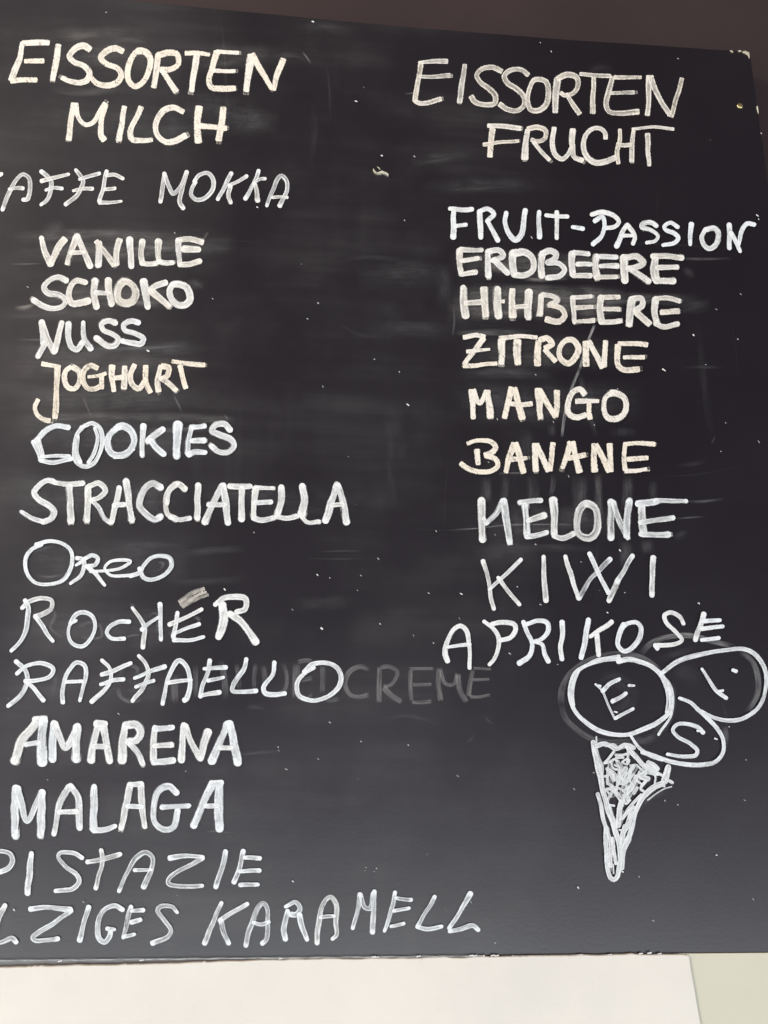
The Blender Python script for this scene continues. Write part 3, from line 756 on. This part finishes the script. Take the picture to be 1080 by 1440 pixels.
# ---- soft wiped patches and half-erased writing (lowest layer)
# (patch, "points", width in enlarged px, hardness, density, tint, end fade)
SM = [
 (A, "200,215 400,195 640,190 860,205", 110, 0, 0.10, 0.5, 0.4), (A, "230,330 500,300 760,330 1040,380", 230, 0, 0.09, 0.3, 0.3),
 (A, "280,500 480,520 700,500", 60, 0, 0.10, 0.2, 0.3), (A, "340,220 450,205 560,190", 50, 0, 0.14, 0.5, 0.4), (A, "620,235 720,225 830,240", 40, 0, 0.12, 0.6, 0.4),
 (A, "100,640 500,690 1080,700", 260, 0, 0.05, 0.2, 0.3), (B, "100,340 400,320 620,330", 200, 0, 0.08, 0.4, 0.35), (B, "320,700 460,680 620,690", 160, 0, 0.07, 0.2, 0.4),
 (B, "560,320 700,310 780,340", 46, 0, 0.08, 0.2, 0.4), (B, "700,160 860,150 1020,190", 80, 0, 0.05, 0.2, 0.4), (B, "740,290 770,330 790,360", 12, 1, 0.12, 0.2, 0.3),
 (B, "0,620 300,640 620,690", 300, 0, 0.05, 0.1, 0.3),
 (E, "60,460 500,440 1060,460", 90, 0, 0.16, 0.3, 0.25), (E, "40,540 500,535 1300,500", 150, 0, 0.13, 0.2, 0.25), (E, "40,605 130,606 240,602", 12, 0, 0.28, 0.2, 0.4),
 (E, "80,855 140,850 200,835", 34, 0, 0.45, 0.7, 0.4), (E, "160,790 600,780 1100,800", 160, 0, 0.13, 0.3, 0.25), (E, "560,835 720,825 900,830", 44, 0, 0.25, 0.5, 0.3),
 (E, "240,440 300,410 380,390", 110, 0, 0.09, 0.3, 0.4), (F, "300,520 420,500 540,500", 120, 0, 0.05, 0.2, 0.5), (F, "240,730 300,720 350,740", 80, 0, 0.14, 0.2, 0.5),
 (F, "340,470 360,440 370,420", 20, 0, 0.3, 0.4, 0.4), (E, "700,525 850,515 1000,520", 30, 0, 0.25, 0.2, 0.3), (E, "0,880 300,885 700,880", 100, 0, 0.08, 0.2, 0.3),
 (G, "0,190 120,192 260,185", 20, 0, 0.18, 0.2, 0.4), (G, "0,250 400,260 1080,230", 110, 0, 0.09, 0.1, 0.2), (G, "420,240 700,240 980,225", 30, 0, 0.14, 0.1, 0.4),
 (G, "-60,345 100,345 520,340 1080,320", 150, 0, 0.12, 0.5, 0.25), (G, "-40,520 300,540 1000,500", 200, 0, 0.08, 0.2, 0.25), (G, "0,630 500,625 1200,630", 70, 0, 0.12, 0.4, 0.2),
 (G, "700,710 860,700 1160,690", 40, 0, 0.16, 0.3, 0.3), (G, "380,500 410,570 440,640", 16, 0, 0.18, 0.1, 0.4), (G, "890,490 920,550 950,610", 18, 0, 0.2, 0.1, 0.4),
 (H, "620,125 740,118 850,125", 60, 0, 0.14, 0.4, 0.4), (H, "780,90 795,110 800,130", 20, 0, 0.2, 0.3, 0.4), (G, "-60,740 200,720 700,740 1080,760", 300, 0, 0.07, 0.0, 0.25),
 (I, "0,120 500,150 1080,160", 330, 0, 0.07, 0.0, 0.2), (J, "100,240 500,260 1000,270", 280, 0, 0.05, 0.0, 0.4), (I, "100,520 600,520 1080,500", 320, 0, 0.06, 0.0, 0.25),
 (I, "160,480 240,445 330,430", 26, 0, 0.14, 0.0, 0.4), (I, "200,600 280,606 370,590", 24, 0, 0.16, 0.0, 0.4), (I, "880,520 920,530 900,570", 24, 0, 0.2, 0.0, 0.4), (I, "560,430 800,425 1080,440", 60, 0, 0.05, 0.0, 0.4),
 (J, "60,560 200,540 440,520", 60, 0, 0.07, 0.0, 0.4), (J, "0,720 180,712 420,700", 60, 0, 0.06, 0.0, 0.4), (J, "820,545 950,540 1080,540", 12, 0, 0.10, 0.0, 0.4), (J, "760,580 950,585 1080,580", 12, 0, 0.08, 0.0, 0.4),
 (K, "280,150 310,220 285,290 370,360", 22, 0, 0.16, 0.0, 0.3), (K, "440,290 500,260 560,280 570,340 500,350 450,340", 24, 0, 0.2, 0.0, 0.2), (K, "700,350 740,335 790,330", 16, 0, 0.3, 0.0, 0.3), (K, "730,160 745,165 760,190", 26, 0, 0.2, 0.0, 0.3),
 (K, "830,240 860,210 885,220 880,330", 22, 0, 0.2, 0.0, 0.3), (K, "0,270 500,290 1080,270", 330, 0, 0.05, 0.0, 0.2), (L, "290,230 320,245 310,260", 30, 0, 0.25, 0.2, 0.4), (L, "150,310 170,340", 30, 0, 0.2, 0.0, 0.4),
 (K, "0,600 500,620 1080,600", 300, 0, 0.05, 0.0, 0.2), (K, "280,490 310,560 290,690", 40, 0, 0.08, 0.0, 0.3), (K, "540,490 600,560 560,680", 60, 0, 0.06, 0.0, 0.3),
 (K, "720,500 770,520 770,560", 26, 1, 0.10, 0.0, 0.3), (K, "670,560 690,520 730,500", 26, 1, 0.08, 0.0, 0.3), (K, "660,630 680,680 730,705 800,690", 26, 1, 0.13, 0.0, 0.2), (K, "970,560 980,640 985,720", 44, 1, 0.07, 0.0, 0.3),
 (L, "190,550 185,620 180,715", 44, 1, 0.07, 0.0, 0.3), (L, "300,500 300,580 300,690", 34, 1, 0.08, 0.0, 0.3), (L, "440,470 460,560 470,700", 40, 1, 0.09, 0.0, 0.3), (L, "530,490 540,560 545,640", 30, 1, 0.09, 0.0, 0.2),
 (L, "640,490 630,560 630,640", 26, 1, 0.11, 0.0, 0.2), (L, "790,490 812,560 800,640 740,680", 26, 1, 0.12, 0.0, 0.2), (L, "680,500 690,580 680,650", 34, 1, 0.07, 0.0, 0.2),
 (L, "870,490 865,570 860,690", 44, 1, 0.13, 0.1, 0.15), (L, "870,485 920,475 960,480", 30, 1, 0.12, 0.1, 0.2), (L, "880,590 960,575", 26, 1, 0.10, 0.1, 0.2), (L, "870,685 930,690 960,660", 24, 1, 0.08, 0.1, 0.2),
 (L, "1015,500 1015,580 1012,660", 30, 1, 0.11, 0.0, 0.15), (L, "1015,690 1060,700 1110,690", 26, 1, 0.09, 0.0, 0.2), (L, "580,740 640,735 700,745", 40, 0, 0.07, 0.0, 0.4),
 (O, "700,290 850,275 980,265", 26, 0, 0.10, 0.0, 0.4), (O, "560,715 640,718 710,730", 14, 0, 0.25, 0.0, 0.4), (N, "0,200 500,250 1080,230", 360, 0, 0.04, 0.0, 0.2), (N, "0,600 500,600 1080,580", 360, 0, 0.04, 0.0, 0.2),
 (C, "60,680 220,650 420,640", 80, 0, 0.07, 0.1, 0.4), (C, "120,820 400,805 800,810", 110, 0, 0.06, 0.1, 0.4), (C, "520,430 620,420 700,430", 60, 0, 0.05, 0.1, 0.4), (C, "30,290 80,285 130,270", 14, 0, 0.3, 0.3, 0.4),
 (D, "60,420 130,380 210,400", 70, 0, 0.05, 0.1, 0.4),
 (R1, "90,430 500,450 1080,470", 190, 0, 0.14, 0.35, 0.2), (R1, "260,455 400,470 480,500", 70, 0, 0.2, 0.5, 0.3), (R1, "480,525 600,535 760,525", 30, 0, 0.3, 0.5, 0.3), (R1, "100,620 500,610 1080,630", 130, 0, 0.2, 0.35, 0.15),
 (R1, "70,700 500,690 1080,690", 170, 0, 0.2, 0.5, 0.15), (R2, "0,640 300,640 700,650", 90, 0, 0.16, 0.2, 0.35), (R2, "560,415 700,418 880,415", 22, 0, 0.18, 0.2, 0.4), (R2, "560,700 650,690 760,670", 90, 0, 0.07, 0.1, 0.4), (R2, "600,470 640,500 650,530", 60, 0, 0.09, 0.1, 0.4),
 (R1, "100,835 300,825 560,830", 40, 0, 0.12, 0.2, 0.35), (R1, "110,680 115,760 105,860", 16, 0, 0.2, 0.1, 0.4), (R1, "30,440 60,560 40,700", 130, 0, 0.06, 0.1, 0.4),
 (R3, "40,120 200,115 420,125", 40, 0, 0.16, 0.3, 0.35), (R3, "30,345 300,340 620,350", 80, 0, 0.08, 0.1, 0.35), (R3, "60,250 400,230 1080,230", 240, 0, 0.09, 0.3, 0.25), (R3, "0,500 500,510 1120,500", 300, 0, 0.07, 0.1, 0.25),
 (R3, "825,65 780,180 740,320", 16, 1, 0.34, 0.1, 0.1), (R3, "740,310 690,440 655,580 640,700", 18, 1, 0.26, 0.1, 0.1), (R3, "740,340 780,500 830,700", 40, 0, 0.12, 0.1, 0.3),
 (R4, "640,310 750,305 880,310", 26, 0, 0.06, 0.1, 0.4), (R4, "300,640 300,700", 200, 0, 0.05, 0.1, 0.4), (R4, "800,740 815,710 825,690", 14, 0, 0.12, 0.1, 0.4), (R4, "600,860 700,850 780,830", 40, 0, 0.04, 0.1, 0.4),
 (R3, "430,640 435,760 430,860", 130, 0, 0.05, 0.1, 0.35), (R3, "580,620 585,700", 60, 0, 0.06, 0.1, 0.35),
 (R5, "215,280 215,360 210,430", 80, 0, 0.12, 0.2, 0.3), (R5, "320,270 320,350 310,450", 60, 0, 0.09, 0.2, 0.3), (R5, "470,270 480,370 470,470", 90, 0, 0.08, 0.2, 0.3), (R5, "590,260 590,330 575,400", 40, 0, 0.12, 0.2, 0.3),
 (R5, "740,270 740,400 740,560", 110, 0, 0.10, 0.2, 0.25), (R5, "840,250 845,400 850,560", 60, 0, 0.18, 0.2, 0.25), (R5, "1010,270 1010,380 1000,480", 80, 0, 0.12, 0.2, 0.3), (R5, "0,582 160,573 320,555 720,550", 12, 0, 0.34, 0.1, 0.2),
 (R5, "280,265 350,262 440,262", 14, 0, 0.3, 0.4, 0.3), (R5, "150,560 500,540 1050,540", 250, 0, 0.07, 0.1, 0.25), (R5, "980,640 985,720 980,800", 60, 0, 0.10, 0.1, 0.4), (R5, "240,690 500,680 900,690", 60, 0, 0.05, 0.1, 0.4),
 (R6, "800,180 900,182 1040,165", 22, 0, 0.22, 0.2, 0.5), (R6, "740,280 840,272 930,265", 14, 0, 0.24, 0.2, 0.5), (R6, "480,400 485,450 490,520", 90, 0, 0.12, 0.1, 0.4), (R6, "590,390 595,430 600,480", 100, 0, 0.10, 0.1, 0.4), (R6, "640,60 630,120 640,200", 60, 0, 0.08, 0.1, 0.4), (R6, "740,390 790,370 830,350", 60, 0, 0.06, 0.1, 0.4),
 (R8, "110,560 200,500 300,560 280,660 180,690", 120, 0, 0.05, 0.0, 0.3),
 (R8, "-85,650 -80,560 -40,480 30,420 120,380 240,360 350,375 430,420 490,480", 40, 1, 0.12, 0.05, 0.1),
 (R8, "-85,640 -60,720 10,790 100,840 200,855 330,850", 36, 1, 0.10, 0.05, 0.15), (R8, "360,365 420,300 520,262 640,255 760,285 900,320", 34, 1, 0.2, 0.05, 0.15), (R8, "920,340 990,400 1020,480 1020,580 960,690", 34, 1, 0.17, 0.05, 0.15),
 (R8, "540,520 552,600 540,700 490,800", 30, 0, 0.18, 0.0, 0.2), (R8, "300,830 380,850 460,810", 60, 0, 0.14, 0.0, 0.3), (R9, "955,40 962,110 945,180", 34, 1, 0.14, 0.0, 0.3), (R9, "560,90 580,60 620,10", 40, 0, 0.14, 0.0, 0.3),
 (R9, "480,500 530,450 620,400", 60, 0, 0.12, 0.0, 0.3), (R8, "520,440 620,470 700,520", 160, 0, 0.04, 0.0, 0.4), (R8, "450,400 560,360 680,330", 60, 0, 0.05, 0.0, 0.4),
 (M3, "400,560 560,550 720,600", 30, 0, 0.05, 0.0, 0.4), (M3, "960,540 990,580 1020,600", 26, 0, 0.06, 0.0, 0.4), (M3, "850,700 890,680 910,650", 26, 0, 0.06, 0.0, 0.4),
 (M2, "740,230 750,260 760,280", 16, 0, 0.08, 0.0, 0.4), (R7, "260,60 420,20 640,10", 160, 0, 0.05, 0.1, 0.4),
 ((400, 280), "300,340 500,330 700,345", 40, 0, 0.04, 0.1, 0.4), ((400, 280), "300,700 420,760 560,770", 30, 0, 0.03, 0.1, 0.4), ((520, 360), "-80,120 200,100 440,110", 200, 0, 0.05, 0.1, 0.4),
 ((520, 440), "0,100 240,90 460,110", 120, 0, 0.05, 0.1, 0.4), ((540, 560), "40,0 60,200 80,420", 160, 0, 0.03, 0.1, 0.4),
]
acc = [[], [], [], []]
for org, pts, w, hard, den, tint, fade in SM:
    for p, ww, _ in parse(pts, org, w):
        ribbon(acc, p, ww, (hard, den, tint), rng, smear=fade, wob=0.05)
for _ in range(38):                     # faint cloth and finger marks all over the board
    x, y = rng.uniform(-20, 1060), rng.uniform(90, 1320)
    a = rng.choice((0.0, 0.06, -0.08, 0.1, 1.5, 1.62, 1.45, rng.uniform(-0.8, 0.8)))
    l, bow = rng.uniform(18, 90), rng.uniform(-6, 6)
    ca, sa = math.cos(a), math.sin(a)
    ribbon(acc, [(x - ca * l, y - sa * l), (x - sa * bow, y + ca * bow), (x + ca * l, y + sa * l)], rng.choice((1.2, 1.6, 5.0, 14.0, 26.0)), (0.0, rng.uniform(0.018, 0.045), rng.uniform(0, 0.4)), rng, smear=0.4, wob=0.1)
build("wiped_smear", acc, M_SMEAR, smears)['kind'] = "stuff"

GHOST = [
 (M3, "318,290 265,270 205,300 180,370 210,430 260,440 320,425"),
 (M3, "w32 375,270 372,370 372,475|w26 375,275 430,270 475,300 440,370 390,380|w34 395,385 440,430 500,470"),
 (M3, "w26 550,285 548,380 555,465|w20 540,282 680,282|w22 560,372 670,370|w24 555,468 600,472 668,465"),
 (M3, "w34 712,275 705,360 720,465|w24 715,280 745,365 790,370 812,305|w34 815,310 825,400 865,470"),
 (M3, "w28 900,285 885,360 875,440|w18 900,278 1005,285|w20 895,345 995,342|w22 880,440 930,442 998,428"),
]
gw = bpy.data.objects.new("faded_word", None)
COL.objects.link(gw)
gw.parent = board
gw['label'] = "faint half-erased grey word left over between the two columns"
for org, spec in GHOST:
    acc = [[], [], [], []]
    for p, ww, _ in parse(spec, org, 30):
        ribbon(acc, p, ww, (1.0, 0.15, 0.25), rng, smear=0.06, wob=0.06)
    build("letter", acc, M_SMEAR, gw)

# ---- the written flavours
for w0, (edge, dens), tint, letters in WORDS:
    wd = bpy.data.objects.new("chalk_word", None)
    COL.objects.link(wd)
    wd.parent = board
    for org, spec in letters:
        acc = [[], [], [], []]
        for p, ww, _d in parse(spec, org, w0):
            heavy = (edge, dens) in (THICK, EDGY) or (w0 >= 34 and tint < 0.7)
            pen(acc, p, ww * (1.03 if tint > 0.6 else 1.12), (edge, dens + _d - (0.06 if heavy else -0.05) + rng.uniform(-0.09, 0.09), min(1, max(0, tint + rng.uniform(-0.15, 0.15)))), rng, 0.5 if heavy else 0.0, 0.5 if (heavy or tint > 0.6) else 0.0)
        build("letter", acc, M_CHALK, wd)

# brownish wiped accent over the last flavour name with an accent
acc = [[], [], [], []]
for p, ww, _ in parse("w22 210,145 285,98 348,72|w22 218,160 300,115 360,92|w22 230,175 300,135 372,108|w16 222,168 290,128 340,88", L, 30):
    ribbon(acc, p, ww * 1.1, (0.0, 0.36 + rng.uniform(-0.08, 0.08), 0.7, 0.2), rng, wob=0.2)
build("accent_mark", acc, M_CHALK, bpy.data.objects["chalk_word.013"] if "chalk_word.013" in bpy.data.objects else board)

# ---- the drawing of a cone with three scoops
draw = bpy.data.objects.new("ice_cream_drawing", None)
COL.objects.link(draw)
draw.parent = board
draw['label'] = "chalk drawing of an ice cream cone with three lettered scoops"
def drawn(name, items, w0, style, tint=0.05):
    acc = [[], [], [], []]
    for org, spec in items:
        for p, ww, _d in parse(spec, org, w0):
            ribbon(acc, p, ww * 1.12, (style[0], style[1] + _d + rng.uniform(-0.06, 0.06), tint, 0.0 if name == 'cone' else 0.8), rng)
    return build(name, acc, M_CHALK, draw)
drawn("scoop", [(SC, "w26 540,40 440,42 340,68 230,110 170,160 135,240 125,330 140,430 200,520 290,600 400,655 520,680 640,670 760,625 870,570 950,500 975,420 955,320 900,190 820,110 720,65 620,45 530,60"),
                (SC, "w12 200,140 165,230 150,330 160,430|w14 890,170 950,230 985,320 995,420 970,520 930,590 870,680|w14 540,15 440,28 330,55 250,95|w10 930,300 945,400 930,490")], 26, FRESH)
drawn("scoop", [(R8, "w24 485,462 560,405 680,365 820,340 940,332 1010,370 1058,450 1060,560 1020,660 940,718 860,733 780,720 700,680")], 24, FRESH)
drawn("scoop", [(R9, "w24 455,-113 520,-85 600,-25 690,30|w28 580,-45 640,-5 710,50"[:0] + "w22 458,-112 520,-85 580,-45 640,15 690,80"[:0] + "w24 700,-112 760,-88 800,-50 860,5 910,60 942,120 942,190 900,243 830,260 740,260 650,243 560,213 490,190|w20 425,100 470,165 530,208 600,232")], 24, FRESH)
drawn("cone", [
 (CN, "w32 105,115 125,230 150,350 180,470 200,580 225,690 255,800 290,900 340,1050 380,1190 412,1310 418,1420|w22 130,180 165,300 205,380 200,480|w26 150,150 230,125 300,150 350,185 430,165 500,140 560,170|w14 215,115 250,150 300,135 350,140 390,190|w18 400,170 470,130 550,165|w10 140,50 145,110"),
 (CN, "w26 490,170 570,250 650,350 740,420 830,460|w14 520,230 600,310 700,390 900,490|w28 725,340 785,365 825,405|w22 690,370 780,410|w40 948,395 930,460 905,540|w20 965,545 992,562|w18 885,590 902,602"),
 (CN, "w30 890,570 800,610 720,670 650,740 600,850 560,960 530,1090 508,1180|w8 985,610 900,635 800,690 720,760|w12 760,460 805,490 800,570"),
 (CN, "w14 340,215 280,290 230,340|w14 235,345 300,330 350,300 380,320|w14 310,340 330,400 400,420|w14 360,250 430,250 480,240|w14 365,280 440,280|w14 490,150 495,250 490,350|w12 430,330 470,300 510,310 490,360 440,340|w12 520,370 590,365 640,410 700,450 790,470|w22 560,380 520,440 510,500"),
 (CN, "w24 265,410 300,450 340,530|w18 270,420 265,560|w22 300,430 350,480 350,520|w14 400,430 380,520 370,640|w26 470,400 420,480 390,570|w14 480,450 430,560|w14 270,490 215,490|w14 265,570 320,600 380,680 430,740|w16 260,630 320,630|w12 320,640 300,720|w14 330,650 390,740 440,820|w14 380,620 450,660 490,760"),
 (CN, "w28 590,500 550,590 500,650|w28 690,450 640,490 720,520|w18 700,540 640,630 690,670|w16 390,570 440,580|w32 420,780 405,850 400,920 380,1040|w18 640,700 560,790 480,880|w12 290,810 340,820|w16 480,690 510,760|w20 470,560 520,500|w18 600,620 560,680"),
 (CN, "w40 d-0.52 560,400 480,560 430,700|w36 d-0.5 660,430 560,600 470,760|w30 d-0.5 300,330 290,480 330,700|w26 d-0.45 260,1080 265,1300 290,1540|w26 d-0.5 440,900 400,1040|w24 d-0.4 380,330 450,420|w14 350,360 420,410 400,480 450,540|w12 560,470 520,540 560,600 500,690|w12 430,560 480,600 440,660|w12 620,440 600,540 650,580|w12 240,640 290,700 270,760|w12 440,700 470,800 520,760|w12 400,560 350,620 300,610"),
 (CN, "w22 155,690 190,800 210,930 248,1070 290,1190 300,1280 300,1500|w26 250,1070 248,1200 252,1360 268,1540 300,1630 338,1650 374,1620 398,1500 430,1360 470,1230 500,1170|w22 320,1190 342,1360 360,1465|w16 290,830 335,990 346,1080"),
 (CN, "w30 540,900 495,1020 445,1130 425,1230|w30 500,1190 455,1290 436,1400 430,1515|w10 400,1090 430,1090 445,1040 470,1045|w20 560,840 480,910 430,960|w8 330,1480 335,1580|w8 425,1555 440,1565|w16 270,1300 278,1450")], 18, (0.25, 0.72), 0.08)
drawn("letter", [(SC, "w12 340,255 390,300 430,390 470,480 500,545|w26 400,310 460,250 535,212|w26 485,398 540,365 590,332|w20 512,540 580,500 652,458|w14 365,265 380,268|w10 500,485 520,490|w16 620,262 660,265")], 14, WET)
drawn("letter", [(R8, "w20 703,445 740,500 780,562 840,608|w16 800,570 820,565|w20 878,450 895,456")], 20, FRESH)
drawn("letter", [(R9, "w22 830,82 800,50 740,32 682,37 658,65 690,105 760,145 798,180 787,208 740,215 630,203|w14 800,70 830,72|w8 895,113 907,118")], 22, FRESH)

# ---- specks of chalk, one scatter
SPK = [(R4, 530, 325, 2.2), (G, 755, 258, 2.0), (L, 1010, 296, 1.9), (J, 470, 438, 1.3), (J, 825, 675, 1.6), (J, 305, 757, 1.8), (J, 895, 692, 1.2), (J, 1070, 680, 1.2), (J, 1050, 762, 1.0), (J, 685, 870, 1.1), (L, 465, 77, 1.8),
 (L, 1055, 825, 1.3), (O, 70, 55, 1.3), (O, 965, 242, 1.2), (O, 968, 262, 1.2), (O, 1010, 365, 1.5), (O, 447, 377, 1.1), (Q, 808, 275, 1.8), (N, 670, 55, 1.2), (N, 272, 425, 1.0), (PP, 472, 390, 1.2), (PP, 84, 435, 1.6), (M3, 50, 57, 1.9), (M3, 377, 30, 1.5),
 (M3, 565, 95, 1.0), (M3, 677, 138, 1.1), (M3, 95, 583, 1.5), (M3, 270, 690, 1.3), (M3, 535, 710, 1.3), (M3, 30, 788, 1.2), (M3, 813, 884, 1.3), (R1, 548, 302, 1.4), (R2, 1015, 178, 1.6), (R2, 1022, 198, 1.5), (R2, 655, 850, 1.4), (R2, 922, 620, 1.2), (R2, 785, 705, 1.1),
 (R2, 905, 873, 1.0), (R4, 697, 130, 1.7), (R4, 945, 152, 1.3), (R4, 765, 295, 1.1), (R4, 877, 622, 1.0), (R4, 850, 783, 1.2), (R4, 1063, 728, 1.4), (R4, 140, 635, 1.4), (R4, 270, 432, 1.3), (R3, 590, 618, 1.3), (R3, 275, 602, 1.2), (R3, 490, 352, 1.2), (R5, 675, 282, 1.4), (R5, 225, 203, 1.2), (R5, 262, 610, 1.0), (R5, 490, 665, 1.3),
 (R5, 962, 697, 1.6), (R5, 745, 763, 1.1), (R6, 445, 458, 1.4), (R6, 470, 695, 1.2), (R6, 887, 755, 1.6), (R6, 372, 806, 1.3), (R7, 10, 258, 1.3), (R7, 192, 262, 1.8), (R7, 182, 400, 1.1), (R7, 37, 538, 1.2), (R7, 465, 597, 1.5), (R7, 638, 322, 1.4), (R7, 507, 222, 1.2), (R7, 1013, 367, 1.6), (R7, 733, 658, 1.2), (R8, 855, 768, 1.4),
 (R8, 683, 76, 1.4), (R9, 105, 397, 1.4), (R9, 215, 305, 1.2), (R9, 905, 768, 1.6), (R9, 687, 485, 1.3), (R9, 615, 462, 1.2), (R9, 1062, 460, 1.2), (R9, 1070, 233, 1.2), ((810, 1215), 8, 130, 1.6), ((810, 1215), 430, 316, 1.4), ((810, 1215), 350, 68, 1.1), ((810, 1215), 990, 196, 1.3), (M2, 1022, 440, 1.2), (M2, 298, 17, 1.1), (M2, 292, 35, 0.9), (M2, 357, 22, 1.1), (M2, 345, 40, 1.0), (M2, 888, 213, 1.1),
 (B, 800, 130, 1.8), (A, 600, 78, 1.2), (B, 1042, 577, 1.9), (C, 858, 57, 1.3), (C, 797, 8, 1.2), (C, 90, 648, 1.2), (D, 570, 337, 1.4), (D, 1037, 757, 1.3), (E, 985, 436, 1.1), (E, 160, 740, 1.2), (F, 648, 292, 1.8), (F, 398, 806, 1.3), (F, 990, 830, 1.3), ((480, 200, 9.0), 510, 185, 1.7), ((480, 200, 9.0), 922, 195, 1.4),
 ((400, 280, 2.77), 467, 87, 1.4), ((400, 280, 2.77), 131, 409, 1.3), ((400, 280, 2.77), 350, 627, 1.2), ((400, 280, 2.77), 447, 676, 1.3), ((400, 280, 2.77), 480, 804, 1.7), ((400, 280, 2.77), 150, 734, 1.2), ((400, 280, 2.77), 90, 470, 1.2), ((400, 280, 2.77), 365, 1402, 1.4), ((400, 280, 2.77), 590, 1295, 1.3)]
acc = [[], [], [], []]
def speck(x, y, r, den, tint):
    a = rng.uniform(0.3, 1.1)
    l = r * rng.uniform(0.3, 0.9)
    ribbon(acc, [(x - math.cos(a) * l, y - math.sin(a) * l), (x + math.cos(a) * l, y + math.sin(a) * l)], r * 1.05, (0.0, den, tint), rng)
for org, a, b, r in SPK:
    k = 4.0 if len(org) < 3 else org[2]
    speck(org[0] + a / k, org[1] + b / k, r, 0.18 + 0.5 * (r > 1.55), rng.uniform(0.1, 0.5))
for _ in range(16):
    speck(rng.uniform(0, 1075), rng.uniform(80, 1335), rng.uniform(0.45, 0.9), rng.uniform(-0.15, 0.25), rng.uniform(0, 0.6))
dust = build("chalk_specks", acc, M_CHALK, smears)
dust['kind'] = "stuff"

# ---- painted highlight with slight chalky wear along the lower rim
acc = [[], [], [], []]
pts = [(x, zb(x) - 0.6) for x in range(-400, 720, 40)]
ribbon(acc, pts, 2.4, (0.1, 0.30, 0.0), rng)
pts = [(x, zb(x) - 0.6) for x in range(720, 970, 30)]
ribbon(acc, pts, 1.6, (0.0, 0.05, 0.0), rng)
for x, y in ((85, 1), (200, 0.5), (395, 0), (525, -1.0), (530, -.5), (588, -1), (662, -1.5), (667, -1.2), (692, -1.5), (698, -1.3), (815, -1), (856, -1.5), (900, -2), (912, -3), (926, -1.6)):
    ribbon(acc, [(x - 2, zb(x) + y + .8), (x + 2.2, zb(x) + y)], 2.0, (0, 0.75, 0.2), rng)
build("highlit_worn_rim", acc, M_CHALK, board)

# ---- screw at the upper right and the chipped spots
def screw(px, py, r):
    c = P(px, py)
    bm = bmesh.new()
    bmesh.ops.create_uvsphere(bm, u_segments=24, v_segments=12, radius=r)
    for v in bm.verts: v.co.z = v.co.z * 0.45
    bmesh.ops.delete(bm, geom=[v for v in bm.verts if v.co.z < -1e-5], context='VERTS')
    bmesh.ops.rotate(bm, verts=bm.verts, matrix=Matrix.Rotation(math.pi / 2, 3, 'X'))
    # slot
    me = bpy.data.meshes.new("screw")
    bm.to_mesh(me)
    bm.free()
    for p in me.polygons: p.use_smooth = True
    o = link("screw", me, M_BRASS, board)
    o.location = (c.x, -0.0001, c.z)
    return o
screw(1040.5, 149, 0.0046)
def flake(pts, th=0.0012, mat=M_FLAKE):
    o = slab("paint_chip", [xz(*p) for p in pts], -th, 0.0002, mat, board, 0.0003)
    return o
flake([(1043.5, 73.3), (1047, 71.9), (1050, 73), (1053.0, 74), (1053.8, 79), (1053.5, 82.5), (1051.8, 78.5), (1049, 76.6), (1045.5, 75.0)], 0.0010)
flake([(1037.5, 71.8), (1041, 71.3), (1042.4, 72.8), (1039.5, 73.4)])
flake([(1026.5, 71.8), (1028.5, 71.3), (1030.8, 74.2), (1029, 74)])
flake([(524.5, 239), (525.5, 239.5), (528.2, 243), (530, 244.5), (533, 243.5), (537, 241.8), (540, 243.2), (543.5, 244.4), (546, 246.5), (546.2, 248.6), (542, 246.2), (538, 245), (534, 245.8), (530.5, 246), (527.6, 244.6), (525, 241.8)], 0.003)
flake([(530.2, 234.6), (533.5, 236.6), (535, 239), (532.6, 237.4)], 0.0012)
flake([(1063.6, 150), (1065.2, 148.8), (1066.2, 155), (1066.6, 160), (1065, 157)], 0.0008)
